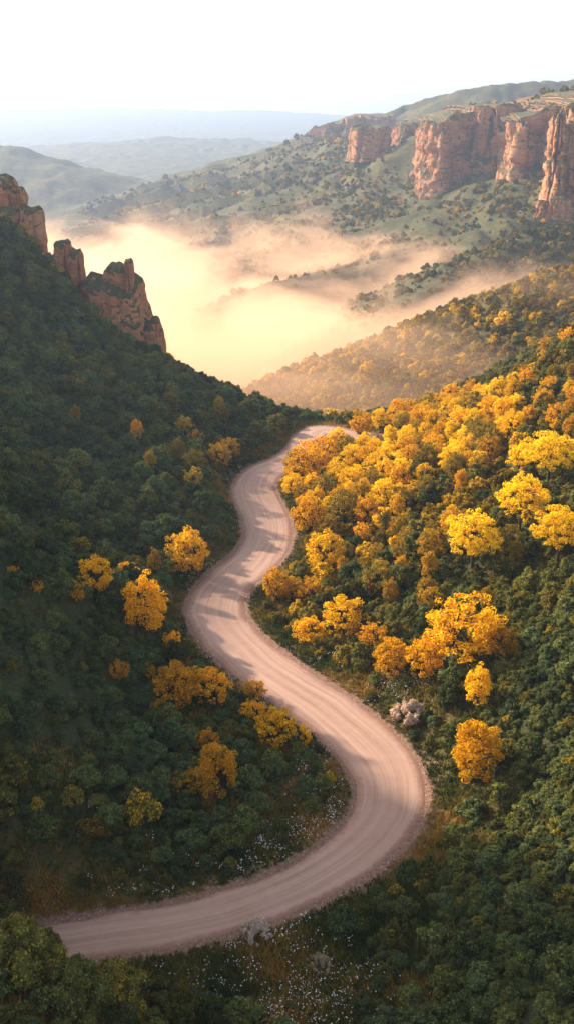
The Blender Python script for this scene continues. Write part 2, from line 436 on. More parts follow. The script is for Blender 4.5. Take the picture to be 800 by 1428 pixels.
# ------------------------------------------------------------------ road
def strip():
    d = np.gradient(RC, axis=0); d /= np.hypot(*d.T)[:, None]
    nrm = np.c_[d[:, 1], -d[:, 0]]
    s = np.r_[0, np.cumsum(np.hypot(*np.diff(RC, axis=0).T))]
    offs = np.array([-RW-.5, -RW, -RW+.3, -2.6, -1.9, -1.2, -.5, .5, 1.2, 1.9, 2.6, RW-.3, RW, RW+.5])
    zz = np.array([-.14, .0, .03, .05, .02, .05, .07, .07, .05, .02, .05, .03, .0, -.14])+.03
    wob = noise(s/3, s*0, s=70)*.22+noise(s/11, s*0, s=71)*.25; wob2 = noise(s/3, s*0, s=72)*.22+noise(s/11, s*0, s=73)*.25
    V = []; U = []
    for i in range(len(RC)):
        q = rhw(RC[i, 1])/RW
        for o, z in zip(offs, zz):
            o = o*q
            oo = o+(wob[i] if o < (-RW+.4)*q else wob2[i] if o > (RW-.4)*q else 0)
            V.append((RC[i, 0]+nrm[i, 0]*oo, RC[i, 1]+nrm[i, 1]*oo, z)); U.append((o/q, s[i]))
    o = mesh_obj('road', V, grid_faces(len(RC), len(offs)), ROAD, smooth=True)
    uv = o.data.uv_layers.new(name='UVMap')
    li = np.empty(len(o.data.loops), np.int32); o.data.loops.foreach_get('vertex_index', li)
    uv.data.foreach_set('uv', np.array(U, np.float32)[li].ravel())
    tag(o, kind='structure')
strip()

# ------------------------------------------------------------------ rocks and cliffs
def loft(cx, cy, z0, z1, rx, ry, rot=0, seed=0, prof=((0, 1.12), (.15, 1.02), (.8, .92), (.93, .8), (1, .5)), na=150, nz=90, col=1.0, square=3.0, lean=(0, 0), scale=1.0):
    """a weathered sandstone tower: superellipse in plan, fluted by vertical cracks and stepped by ledges"""
    a = np.linspace(0, 2*np.pi, na, endpoint=False)
    t = np.linspace(0, 1, nz)
    A_, T_ = np.meshgrid(a, t)
    ca, sa = np.cos(A_), np.sin(A_)
    sup = (abs(ca)**square+abs(sa)**square)**(-1/square)
    pr = np.interp(T_, [p[0] for p in prof], [p[1] for p in prof])
    rm = min(rx, ry)
    px, py = ca*rx, sa*ry
    H = z1-z0
    S_ = 1.0/scale
    ux, uy, uz = (px+seed*13.7)*S_, (py+seed*7.3)*S_, (z0+T_*H)*S_
    flut = abs(noise(ux/5.5, uy/5.5, uz/40, s=seed))             # vertical cracks
    flut2 = abs(noise(ux/2.1, uy/2.1, uz/22, s=seed+5))
    led = noise(ux/30, uy/30, uz/2.6, s=seed+9)                   # ledges
    ledq = np.round(led*2)/2*.6+led*.4
    rough = fbm(ux/3, uy/3, uz/3, s=seed+20, o=4)
    disp = col*scale*(-2.2*np.exp(-flut*14)-1.0*np.exp(-flut2*12)+.55*_h(np.floor(A_*5/np.pi*2+.4*led), np.floor(uz/7+A_), A_*0, seed)+1.0*flut+.75*ledq+.55*rough)
    rad = sup*pr
    k = 1+disp/rm*.9
    x = px*rad*k; y = py*rad*k
    capn = noise(px/4/scale, py/4/scale, s=seed+33)*.06+noise(px/1.6/scale, py/1.6/scale, s=seed+34)*.035
    z = z0+T_*H*(1+capn*T_)
    c, s = math.cos(rot), math.sin(rot)
    X_ = cx+x*c-y*s+lean[0]*T_*H; Y_ = cy+x*s+y*c+lean[1]*T_*H
    V = np.c_[X_.ravel(), Y_.ravel(), z.ravel()]
    i = np.arange(nz-1)[:, None]*na+np.arange(na)[None]
    j = np.arange(nz-1)[:, None]*na+(np.arange(na)[None]+1) % na
    f = np.stack([i, j, j+na, i+na], -1).reshape(-1, 4)
    top = len(V); V = np.vstack([V, [(X_[-1].mean(), Y_[-1].mean(), z[-1].mean()+.03*H*.3)]])
    i = (nz-1)*na+np.arange(na); j = (nz-1)*na+(np.arange(na)+1) % na
    ft = np.stack([i, j, np.full(na, top)], -1)
    return V, f, ft
def rock(name, lofts, label, cat, group=None):
    Vs, F4, F3, n = [], [], [], 0
    for q in lofts:
        V, f, ft = loft(**q); Vs.append(V); F4.append(f+n); F3.append(ft+n); n += len(V)
    o = mesh_obj(name, np.vstack(Vs), [np.vstack(F4), np.vstack(F3)], ROCKD if name == 'rock_outcrop' else ROCK)
    return tag(o, label, cat, group)
def LP(u0, u1, vt, vb, Y, seed, depth=None, **kw):
    """loft whose visible face spans picture columns u0-u1, top vt, base vb, at distance Y"""
    dz_ = 9 if Y < 300 else 0
    a = P(u0, vb, Y)-(0, 0, dz_); b = P(u1, vb, Y)-(0, 0, dz_); tp = P((u0+u1)/2, vt, Y)
    rx = (b[0]-a[0])/2; ry = depth or rx
    return dict(cx=(a[0]+b[0])/2, cy=Y+ry*.8, z0=a[2], z1=tp[2], rx=rx, ry=ry, seed=seed, **kw)
CAP = ((0, 1.1), (.12, 1.0), (.55, .97), (.85, .93), (.95, .84), (1, .55))
TWR = ((0, 1.05), (.5, .95), (.9, .8), (1, .55))
rock('rock_outcrop', [LP(125, 222, 396, 520, 256, 1, depth=11, prof=((0, 1.1), (.3, 1.02), (.6, .98), (.8, .88), (.93, .80), (1, .55)), col=.7, square=3.2, lean=(-.12, .05)),
                      LP(126, 165, 398, 470, 258, 2, depth=6, prof=CAP, col=.6),
                      LP(200, 229, 452, 515, 256, 3, depth=5, prof=TWR, col=.5),
                      LP(141, 186, 374, 430, 262, 4, depth=5, prof=CAP, col=.45),
                      LP(172, 187, 363, 400, 261, 5, depth=2.2, prof=CAP, col=.2)],
     'large stepped red sandstone crag with a small square tower, above the misty valley', 'rock outcrop')
rock('rock_outcrop', [LP(74, 100, 338, 380, 268, 7, depth=4, prof=CAP, col=.5), LP(95, 116, 352, 385, 266, 8, depth=3.5, prof=TWR, col=.45)],
     'small rounded red rock knob halfway down the ridge above the stepped crag', 'rock outcrop')
rock('rock_outcrop', [LP(-34, 22, 245, 300, 280, 9, depth=7, prof=CAP, col=.55), LP(16, 36, 262, 310, 279, 10, depth=4, prof=TWR, col=.45),
                      LP(-60, 32, 292, 352, 272, 11, depth=7, prof=CAP, col=.7), LP(26, 62, 290, 350, 274, 12, depth=5, prof=CAP, col=.6)],
     'tall double-tiered red cliff with a shrubby ledge at the top of the left hill', 'rock outcrop')
rock('rock_outcrop', [LP(-20, 52, 366, 388, 258, 13, depth=3, prof=TWR, col=.35)],
     'low broken red rock band under the double-tiered cliff', 'rock outcrop')
# right-hand mesa
G = 'red cliffs of the mesa'
def cliff(lofts, label): rock('sandstone_cliff', lofts, label, 'cliff', G)
cliff([LP(762, 782, 158, 282, 612, 21, depth=9, prof=CAP, scale=1.2), LP(778, 830, 146, 290, 622, 22, depth=16, prof=CAP, scale=1.3), LP(820, 960, 138, 290, 650, 23, depth=30, prof=CAP, scale=1.6)],
      'nearest bright orange cliff pillar at the edge of the picture, rising over the dark spur')
cliff([LP(745, 774, 280, 304, 600, 24, depth=5, prof=TWR, scale=.8), LP(764, 796, 276, 306, 598, 25, depth=5, prof=TWR, scale=.8)],
      'small pale rock knobs at the foot of the nearest orange pillar')
def wall(pl, label, seed, back=70, amp=1.0, cap=4.0):
    """a continuous fluted cliff face along a plan line, capped by ground that runs back from the rim"""
    B = np.array([P(u, vb, Y_) for u, vt, vb, Y_ in pl]); T = np.array([P(u, vt, Y_) for u, vt, vb, Y_ in pl])
    L_ = np.r_[0, np.cumsum(np.hypot(*np.diff(B[:, :2], axis=0).T))]
    ns = int(L_[-1]/.55); s_ = np.linspace(0, L_[-1], ns)
    xy = np.c_[np.interp(s_, L_, B[:, 0]), np.interp(s_, L_, B[:, 1])]
    kk = 15; ker = np.hanning(kk+2)[1:-1]; ker /= ker.sum()
    for c in (0, 1): xy[:, c] = np.convolve(np.pad(xy[:, c], kk//2, mode='edge'), ker, 'valid')
    z0 = np.interp(s_, L_, B[:, 2])-22; z1 = np.interp(s_, L_, T[:, 2])
    z1 = z1+3.5*noise(s_/14, s_*0, s=seed)*amp+1.8*_h(np.floor(s_/6.5), s_*0, s_*0, seed)*amp+.9*_h(np.floor(s_/2.7), s_*0, s_*0, seed+2)*amp
    d = np.gradient(xy, axis=0); d /= np.hypot(*d.T)[:, None]+1e-9
    nr = np.c_[d[:, 1], -d[:, 0]]                        # towards the camera for a line running left to right
    nt_ = 84; t = np.linspace(0, 1, nt_)
    S2, T2 = np.meshgrid(s_, t)
    Hh = (z1-z0)[None]
    zz = z0[None]+T2*Hh
    def blk(w_, bh, sd):
        c_ = np.floor(S2/w_+.35*noise(S2/w_*1.7, zz/bh*.6, s=sd)+.2*noise(S2*0, zz/bh*.8, s=sd+1)); r_ = np.floor(zz/bh+.4*noise(S2/w_*.8, S2*0, s=sd+2)+c_*.37)
        return _h(c_, r_, c_*0, sd+3)
    big = abs(noise(S2/30+.15*zz/30, S2*0, zz/90, s=seed+2)); med = abs(noise(S2/9, S2*0, zz/45, s=seed+3)); sm = abs(noise(S2/3.2, S2*0, zz/22, s=seed+4))
    led = noise(S2/60, S2*0, zz/6, s=seed+6); led = np.round(led*2.2)/2.2
    off = amp*(10*np.sqrt(big+.01)-6*np.exp(-big*14)+3.2*np.sqrt(med+.01)-3.2*np.exp(-med*16)+1.1*sm-1.6*np.exp(-sm*14)+1.5*led+.9*fbm(S2/5, zz/5, s=seed+7)+2.1*blk(13, 30, seed+40)+1.1*blk(5, 11, seed+50)+.5*blk(2.2, 5, seed+60))
    terr = sstep(noise(S2/24, S2*0, s=seed+12), -.1, .25)*sstep(T2, .52+.12*noise(S2/15, S2*0, s=seed+13), .60+.12*noise(S2/15, S2*0, s=seed+13))
    off = off-9*amp*terr
    off = off-Hh*.05*T2-amp*3.5*np.exp(-(1-T2)*30)+Hh*.06*np.exp(-T2*7)
    Xw = xy[:, 0][None]+nr[:, 0][None]*off; Yw = xy[:, 1][None]+nr[:, 1][None]*off
    rows = [np.stack([Xw, Yw, zz], -1).reshape(-1, 3)]
    nb_ = 26; zsm = np.convolve(np.pad(zz[-1], 45, mode='edge'), np.hanning(93)[1:-1]/np.hanning(93).sum(), 'valid')
    for b_ in range(1, nb_+1):
        q = (b_/nb_)**1.5
        xb = Xw[-1]*(1-q)+(Xw[-1]*.55+Xw[-1].mean()*.45+back*.2)*q; yb = Yw[-1]*(1-q)+(Yw.max()+back)*q
        zb = zz[-1]*(1-min(q*12, 1))+zsm*min(q*12, 1)+cap*math.sin(min(q*2, 1)*1.57)+1.2*fbm(xb/9, yb/9, s=seed+8)*min(q*6, 1)-max(0, q-.8)*Hh[0]*4.6
        rows.append(np.c_[xb*1.0, yb, zb])
    o = mesh_obj('sandstone_cliff', np.vstack(rows), grid_faces(nt_+nb_, ns)[:, ::-1], ROCK)
    tag(o, label, 'cliff', G)
wall([(690, 178, 235, 1010), (702, 182, 245, 880), (706, 174, 258, 800), (722, 172, 262, 765), (742, 164, 262, 770), (752, 154, 255, 800), (768, 149, 262, 770), (800, 134, 270, 740), (880, 124, 280, 720)],
     'broad shadowed cliff of pale red rock just behind the nearest orange pillar', 50, 60)
wall([(596, 181, 235, 1100), (588, 179, 245, 960), (592, 174, 250, 870), (612, 166, 250, 835), (640, 156, 238, 850), (654, 154, 236, 880), (664, 154, 245, 850), (690, 152, 256, 845), (712, 152, 258, 870), (740, 150, 258, 900)],
     'long sunlit red cliff wall with vertical clefts in the middle of the mesa', 60, 90)
wall([(560, 181, 215, 1250), (548, 178, 225, 1120), (556, 174, 232, 1060), (575, 171, 236, 1040), (600, 166, 236, 1050), (640, 161, 230, 1100)],
     'pale rounded cliff in shade between the orange buttress and the long red wall', 70, 90)
wall([(450, 191, 200, 1750), (444, 182, 200, 1560), (452, 172, 200, 1480), (480, 166, 200, 1460), (510, 163, 200, 1480), (545, 162, 197, 1490)],
     'hazy far cliff rim beyond the orange buttress', 80, 140, 1.6)
cliff([LP(487, 548, 176, 226, 1010, 33, depth=26, prof=CAP, scale=1.8)],
      'blocky flat-topped orange buttress at the left end of the mesa')
# ------------------------------------------------------------------ vegetation prototypes
def ico(sub):
    import bmesh
    bm = bmesh.new(); bmesh.ops.create_icosphere(bm, subdivisions=sub, radius=1)
    V = np.array([v.co[:] for v in bm.verts]); Fc = np.array([[v.index for v in f.verts] for f in bm.faces]); bm.free()
    return V, Fc
ICO1 = ico(1); ICO2 = ico(2)
def leaves(C, Nrm, size, g):
    """one small kite-shaped leaf clump per point, tilted around the given normal"""
    n = len(C)
    Nn = Nrm+g.normal(0, .55, (n, 3)); Nn /= np.linalg.norm(Nn, axis=1)[:, None]
    T = np.cross(Nn, g.normal(0, 1, (n, 3))); T /= np.linalg.norm(T, axis=1)[:, None]
    B = np.cross(Nn, T)
    s = size*g.uniform(.6, 1.35, n)[:, None]
    V = np.stack([C-T*s, C-B*s*.55+Nn*s*.15, C+T*s, C+B*s*.55+Nn*s*.15], 1).reshape(-1, 3)
    return V, np.arange(4*n).reshape(n, 4), np.repeat(g.uniform(0, 1, n), 4)
def foliage(name, lobes, leafsize, dens, mat, seed, core=.8, link=False):
    g = np.random.default_rng(seed)
    Vs, F4, F3, L, n = [], [], [], [], 0
    lobes = np.array(lobes)
    for (x, y, z, r, sq) in lobes:
        if core:
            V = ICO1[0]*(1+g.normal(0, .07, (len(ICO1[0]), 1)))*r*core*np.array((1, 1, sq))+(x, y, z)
            Vs.append(V); F3.append(ICO1[1]+n); n += len(V); L.append(np.full(len(V), .12))  # core set darker: inner twigs, plus interior shade put into the colour
        k = int(dens*4*np.pi*r*r)
        d = g.normal(0, 1, (k, 3)); d /= np.linalg.norm(d, axis=1)[:, None]
        d = d[d[:, 2] > -.75]
        rad = r*(g.uniform(.78, 1.08, len(d))+.10*noise(d[:, 0]*2.5+x, d[:, 1]*2.5+y, d[:, 2]*2.5+seed))[:, None]
        C = d*rad*np.array((1, 1, sq))+(x, y, z)
        keep = np.ones(len(C), bool)
        for (x2, y2, z2, r2, s2) in lobes:
            if (x2, y2, z2) == (x, y, z): continue
            q = ((C-(x2, y2, z2))/np.array((1, 1, s2)))
            keep &= (np.linalg.norm(q, axis=1) > r2*.7)
        C, d = C[keep], d[keep]
        V, f, l = leaves(C, d, leafsize, g)
        Vs.append(V); F4.append(f+n); n += len(V); L.append(l)
    fs = ([np.vstack(F4)] if F4 else [])+([np.vstack(F3)] if F3 else [])
    o = mesh_obj(name, np.vstack(Vs), fs, mat, link=link)
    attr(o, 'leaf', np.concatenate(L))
    return o
SHRUBS = []
for k in range(8):
    g = np.random.default_rng(100+k); lb = []
    n = 7+k % 4
    for i in range(n):
        a = 2*np.pi*i/n+g.uniform(-.4, .4); r = g.uniform(.35, .6)
        d = g.uniform(.35, .75) if i else 0
        lb.append((math.cos(a)*d, math.sin(a)*d, g.uniform(.4, 1.0)-.35*(d-.4) if i else 1.05, r*.86, g.uniform(.85, 1.1)))
    for i in range(16):
        a = g.uniform(0, 6.28); d = g.uniform(.1, .95)
        lb.append((math.cos(a)*d, math.sin(a)*d, 1.55*math.sqrt(max(.02, 1-d*d))*g.uniform(.75, 1.05), g.uniform(.15, .27), 1))
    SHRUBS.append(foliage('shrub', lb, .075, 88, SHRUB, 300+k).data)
def tube(pts_, rad, ns=6):
    pts_ = np.array(pts_, float); V = []; Fc = []
    for i, p in enumerate(pts_):
        d = pts_[min(i+1, len(pts_)-1)]-pts_[max(i-1, 0)]; d /= np.linalg.norm(d)
        a = np.cross(d, (.3, .9, .1)); a /= np.linalg.norm(a); b = np.cross(d, a)
        for k in range(ns):
            t = 2*np.pi*k/ns; V.append(p+rad[i]*(math.cos(t)*a+math.sin(t)*b))
    for i in range(len(pts_)-1):
        for k in range(ns):
            Fc.append((i*ns+k, i*ns+(k+1) % ns, (i+1)*ns+(k+1) % ns, (i+1)*ns+k))
    return np.array(V), np.array(Fc)
def tree_proto(seed, Ht, Wd, stems=1, base=.28, leaf=.108, dens=27, nclump=42, mat=GOLD, clump=(.26, .60), narrow=False):
    g = np.random.default_rng(seed)
    Vs, Fs, n = [], [], 0
    def add(p, r):
        nonlocal n
        V, f = tube(p, r); Vs.append(V); Fs.append(f+n); n += len(V)
    cl = []
    zc = Ht*(base+(1-base)/2); hz = Ht*(1-base)/2
    for i in range(nclump):
        for _ in range(20):
            d = g.normal(0, 1, 3); d /= np.linalg.norm(d)
            if d[2] > -.85: break
        rr_ = g.uniform(.35, 1.0)**.6*(1+.16*noise(np.array([d[0]*2.2+seed]), np.array([d[1]*2.2]), np.array([d[2]*2.2]))[0])
        k = 1-.25*max(0, d[2])*(1 if narrow else .3)
        c = np.array((d[0]*Wd*.42*rr_*k, d[1]*Wd*.42*rr_*k, zc+d[2]*hz*.86*rr_))
        c[:2] += .35*noise(np.array([c[2]+seed]), np.array([seed*1.]))[0]
        cl.append((*c, g.uniform(*clump)*(1.0 if rr_ < .8 else .85), g.uniform(.75, 1.0)))
    top = np.array((g.uniform(-.2, .2), g.uniform(-.2, .2), Ht*.62))
    if stems == 1:
        pth = [(0, 0, -.5), (.06, .02, Ht*.12), (g.uniform(-.15, .15), g.uniform(-.15, .15), Ht*.33), top]
        add(pth, [.27, .22, .17, .09])
        forks = [np.array(pth[2]), top, (np.array(pth[1])+np.array(pth[2]))/2]
    else:
        forks = []
        for s in range(stems):
            a = 6.28*s/stems+g.uniform(-.3, .3)
            q = np.array((math.cos(a)*Wd*.14, math.sin(a)*Wd*.14, Ht*.33))
            add([(math.cos(a)*.12, math.sin(a)*.12, -.5), q*.5, q], [.15, .12, .08]); forks.append(q)
    for c in cl[::4]:
        e = np.array(c[:3]); f = forks[int(np.argmin([np.linalg.norm(q-e)*(1+.4*(q[2] > e[2])) for q in forks]))]
        mid = (f+e)/2+np.array((0, 0, .25))+g.normal(0, .15, 3)
        add([f, mid, e], [.085, .055, .02])
    tr = mesh_obj('trunk', np.vstack(Vs), np.vstack(Fs), BARK, smooth=True, link=False)
    cr = foliage('crown', cl, leaf, dens, mat, seed+50, core=.42)
    return tr.data, cr.data, Ht
TREES = [tree_proto(1, 9.0, 7.6, nclump=150, base=.20), tree_proto(2, 7.5, 6.8, nclump=130, stems=3, base=.05), tree_proto(3, 6.2, 5.8, stems=4, base=-.02, nclump=110),
         tree_proto(4, 8.6, 5.6, nclump=125, base=.0, narrow=True), tree_proto(5, 5.0, 5.0, stems=4, base=-.02, nclump=90, clump=(.24, .48)), tree_proto(6, 9.2, 8.4, nclump=140, base=.27, clump=(.28, .62))]
def put_tree(kind, loc, h, rz, tint, label, group, name='autumn_tree', cat='tree', wide=1.0):
    tr, cr, H0 = TREES[kind]
    r = bpy.data.objects.new(name, None); r.empty_display_size = .5; COL.objects.link(r)
    s = h/H0
    r.location = loc; r.scale = (s*wide, s*wide, s); r.rotation_euler = (0, 0, rz)
    for nm, d in (('trunk', tr), ('crown', cr)):
        c = bpy.data.objects.new(nm, d); c.parent = r; COL.objects.link(c); c['tint'] = float(tint)
    return tag(r, label, cat, group)
NO = []      # places taken by trees (x, y, radius)
def tree_px(u, vb, hpx, kind, tint, label, group=None, wide=1.0, **kw):
    p = hit(u, vb); dep = proj(*p)[2]
    h = hpx*dep/F*1.03
    NO.append((p[0], p[1], h*.33*wide))
    return put_tree(kind, tuple(p-np.array((0, 0, .15))), h, random.uniform(0, 6.28), tint, label, group, wide=wide, **kw)
T1, T2 = 'autumn trees left of the road', 'autumn trees on the right slope'
for a in [
 (205, 892, 108, 3, .55, 'largest orange tree left of the road, rounded and leafy to the ground', T1, 1.0),
 (133, 826, 58, 2, .62, 'golden bushy tree beside the largest orange tree, farther up the left hill', T1, 1.15),
 (262, 800, 72, 2, .66, 'golden bushy tree beside the narrow left bend of the road', T1, 1.0),
 (217, 808, 52, 3, .38, 'slim olive-gold tree between two golden bushy trees left of the road', T1, .7),
 (22, 815, 30, 4, .6, 'tiny orange tree alone at the very left edge of the hill', T1, .8),
 (53, 826, 26, 4, .6, 'tiny orange tree just right of the one at the very left edge', T1, .8),
 (108, 838, 34, 4, .45, 'small dull orange bush below the golden bushy tree on the left hill', T1, .9),
 (240, 905, 30, 4, .52, 'small orange bush just under the largest orange tree', T1, 1.0),
 (248, 985, 70, 2, .52, 'broad orange bush tree above the dark hollow left of the road', T1, 1.2),
 (297, 980, 56, 4, .5, 'orange bush tree next to the road where it widens, left side', T1, 1.1),
 (226, 1002, 34, 4, .35, 'brownish low bush in front of the broad orange bush tree', T1, 1.0),
 (303, 1112, 96, 3, .44, 'dusky orange tree standing in the shaded hollow inside the lower bend', T1, 1.1),
 (262, 1110, 44, 4, .38, 'small brown-orange bush leaning on the dusky orange tree', T1, 1.1),
 (352, 1005, 36, 4, .6, 'yellow bush at the top of the white flower bank inside the bend', T1, 1.2),
 (385, 1035, 52, 4, .68, 'bright yellow spreading bush on the flower bank inside the bend', T1, 1.4),
 (420, 1042, 38, 4, .64, 'small yellow bush at the road edge at the end of the flower bank', T1, .9),
 (168, 945, 30, 4, .5, 'small orange bush in the dark scrub left of the broad orange bush tree', T1, 1.2),
 (205, 945, 26, 4, .55, 'small orange bush directly below the largest orange tree', T1, 1.1),
 (352, 975, 34, 4, .62, 'small golden bush touching the left edge of the road at the flower bank', T1, 1.2),
 (290, 1045, 34, 4, .5, 'small orange bush between the broad orange bush tree and the dusky tree', T1, 1.2),
 (180, 812, 34, 4, .5, 'small orange bush between the golden bushy tree and the largest orange tree', T1, 1.0),
 (305, 652, 40, 4, .3, 'hazy olive-gold tree at the foot of the left hill near the far road', T1, 1.0),
 (322, 640, 34, 4, .4, 'hazy gold tree close to the far left road verge', T1, .9),
 (660, 1092, 108, 3, .62, 'big golden tree with an ochre top right beside the sharp lower bend', T2, 1.15),
 (664, 990, 78, 3, .66, 'slender golden tree rising behind the big tree at the sharp bend', T2, .85),
 (645, 925, 108, 1, .60, 'wide orange-gold tree in the middle of the right slope above the white flowers', T2, 1.2),
 (700, 915, 52, 4, .5, 'small orange bush at the right foot of the wide orange-gold tree', T2, 1.0),
 (590, 945, 66, 2, .58, 'orange bush tree on the left of the wide orange-gold tree', T2, 1.0),
 (545, 942, 60, 2, .60, 'bright orange bush tree overhanging the white flowers by the road', T2, 1.1),
 (518, 905, 44, 4, .55, 'round orange bush at the head of the flower verge', T2, 1.1),
 (478, 885, 62, 2, .68, 'spreading golden tree with dark visible branches near the upper right verge', T2, 1.2),
 (432, 895, 40, 4, .62, 'low golden bush next to the road, first of the right verge trees', T2, 1.3),
 (405, 840, 44, 4, .6, 'golden bush right inside the curve of the road', T2, .8),
 (385, 838, 56, 4, .62, 'upright golden bush at the road edge in the inner curve', T2, .8),
 (430, 845, 46, 4, .55, 'orange bush behind the golden bushes of the inner curve', T2, 1.0),
 (452, 795, 62, 2, .72, 'bright yellow bush tree with dark stems above the inner curve', T2, 1.1),
 (657, 800, 97, 0, .76, 'lone round yellow tree with a dark forked trunk in the middle of the right slope', T2, 1.0),
 (775, 790, 92, 5, .74, 'yellow tree leaning over the right slope with its trunk in shade', T2, 1.05),
 (722, 745, 92, 0, .72, 'tall loose yellow tree between the lone round tree and the edge of the picture', T2, 1.0),
 (762, 680, 84, 5, .78, 'yellow tree with an open crown, highest of the big ones on the right slope', T2, 1.15),
 (725, 660, 48, 2, .7, 'small yellow tree tucked under the highest open-crowned one', T2, 1.0),
 (430, 745, 60, 2, .62, 'yellow tree at the road edge where the road bends behind the grove', T2, 1.0),
 (425, 680, 62, 1, .6, 'orange-gold tree hiding the far road, at the near end of the grove', T2, 1.1),
 (450, 650, 46, 2, .55, 'orange round tree in front of the last bend of the road', T2, 1.3),
 (428, 642, 34, 4, .5, 'small orange bush at the road edge hiding the gap before the last bend', T2, 1.2),
 (500, 606, 30, 4, .5, 'low tree closing the view where the road leaves sight', T2, 1.2),
 ]:
    tree_px(*a[:7], wide=a[7]*1.05)
# the grove: golden trees scattered over the slope
def in_poly(x, y, poly):
    c = False; j = len(poly)-1
    for i in range(len(poly)):
        if (poly[i][1] > y) != (poly[j][1] > y) and x < (poly[j][0]-poly[i][0])*(y-poly[i][1])/(poly[j][1]-poly[i][1])+poly[i][0]: c = not c
        j = i
    return c
GROVE = [(400, 680), (425, 625), (500, 600), (560, 590), (640, 560), (715, 560), (725, 600), (680, 655), (640, 690), (590, 700), (540, 735), (480, 740), (420, 735)]
cnt = 0
for _ in range(3000):
    u, v = random.uniform(390, 735), random.uniform(555, 745)
    if not in_poly(u, v, GROVE): continue
    p = hit(u, v)
    if road_dist([p[0]], [p[1]])[0] < 6.5: continue
    r = random.uniform(1.7, 2.7)
    if any((p[0]-a)**2+(p[1]-b)**2 < (r+c)**2*.52 for a, b, c in NO): continue
    far_ = p[1] > 185
    put_tree(random.choice((1, 2, 2, 3, 4)), tuple(p), r*random.uniform(1.9, 2.6), random.uniform(0, 6.28), random.uniform(.58, .8) if random.random() < .70 else random.uniform(.2, .4),
             'golden tree crowded among others in the upper grove on the right slope' if far_ else 'golden tree crowded among others in the lower part of the grove beside the road',
             'golden grove on the right slope', wide=random.uniform(.95, 1.2))
    NO.append((p[0], p[1], r)); cnt += 1
    if cnt > 150: break
print('grove', cnt)
# scattered small gold and olive trees elsewhere
cnt = 0
for reg, n, tr_, lab, grp in [
    ([(430, 760), (560, 740), (760, 760), (760, 800), (700, 850), (560, 860), (470, 840), (430, 800)], 22, (.15, .5), 'olive and rust coloured tree between the golden trees on the middle right slope', 'olive trees on the middle right slope'),
    ([(640, 560), (720, 520), (800, 470), (800, 620), (740, 600)], 16, (.3, .75), 'small yellowing tree high on the right slope under the skyline', 'yellowing trees high on the right slope'),
    ([(60, 560), (250, 560), (400, 590), (330, 650), (250, 700), (150, 650)], 14, (.12, .42), 'yellowing tree rising above the green shrubs of the left hill', 'yellowing trees on the left hill'),
    ([(430, 580), (540, 600), (480, 590)], 8, (.2, .6), 'tree on the brink above the mist behind the last bend', 'trees on the brink above the mist')]:
    c = 0
    for _ in range(900):
        us = [q[0] for q in reg]; vs = [q[1] for q in reg]
        u, v = random.uniform(min(us), max(us)), random.uniform(min(vs), max(vs))
        if not in_poly(u, v, reg): continue
        p = hit(u, v)
        if p[1] > 260 or road_dist([p[0]], [p[1]])[0] < 6: continue
        if any((p[0]-a)**2+(p[1]-b)**2 < (2+c_)**2*.6 for a, b, c_ in NO): continue
        put_tree(random.choice((2, 3, 4)), tuple(p), random.uniform(3.2, 5.2), random.uniform(0, 6.28), random.uniform(*tr_), lab, grp)
        NO.append((p[0], p[1], 2)); c += 1
        if c >= n: break

# ------------------------------------------------------------------ shrubs
NOa = np.array(NO)
def scatter(n, x0, x1, y0, y1, g):
    return g.uniform(x0, x1, n), g.uniform(y0, y1, n)
g = np.random.default_rng(77)
xs, ys = scatter(42000, -110, 110, 36, 262, g)
rad = (.75+1.15*g.uniform(0, 1, len(xs))**1.4)*np.where(ys > 110, 1.2, .88)
rd = road_dist(xs, ys)
keep = rd > RW+2.4+rad
keep &= ~((rd < np.where(xs > 12, 11, 6.5)) & (g.uniform(0, 1, len(xs)) < .75))
keep &= ~((xs > -8) & (xs < 6) & (ys > 47) & (ys < 61) & (g.uniform(0, 1, len(xs)) < .9))
keep &= ~((xs < 0) & (ys < 80) & (rd < 10) & (g.uniform(0, 1, len(xs)) < .7))
for a, b, c in NOa: keep &= ((xs-a)**2+(ys-b)**2 > (c*.75)**2)
xs, ys, rad, rd = xs[keep], ys[keep], rad[keep], rd[keep]
# thin overlapping ones with a grid of taken places
taken = {}; ok = np.zeros(len(xs), bool)
for i in range(len(xs)):
    cx, cy = int(xs[i]//3), int(ys[i]//3); bad = False
    for a in (-1, 0, 1):
        for b in (-1, 0, 1):
            for j in taken.get((cx+a, cy+b), ()):
                if (xs[i]-xs[j])**2+(ys[i]-ys[j])**2 < (rad[i]+rad[j])**2*.55: bad = True; break
    if not bad: ok[i] = True; taken.setdefault((cx, cy), []).append(i)
xs, ys, rad, rd = xs[ok], ys[ok], rad[ok], rd[ok]
# understorey filling the gaps
ux, uy = scatter(26000, -85, 95, 38, 262, g); u3, u4 = scatter(5000, 12, 60, 38, 115, g); ux = np.r_[ux, u3]; uy = np.r_[uy, u4]; urd = road_dist(ux, uy)
k = (urd > RW+1.6) & ~((urd < np.where(ux > -5, 11, 8)) & (g.uniform(0, 1, len(ux)) < .85))
k &= ~((ux > -8) & (ux < 6) & (uy > 47) & (uy < 61) & (g.uniform(0, 1, len(ux)) < .8))
ux, uy, urd = ux[k], uy[k], urd[k]
xs = np.r_[xs, ux]; ys = np.r_[ys, uy]; rad = np.r_[rad, g.uniform(.28, .7, len(ux))]; rd = np.r_[rd, urd]
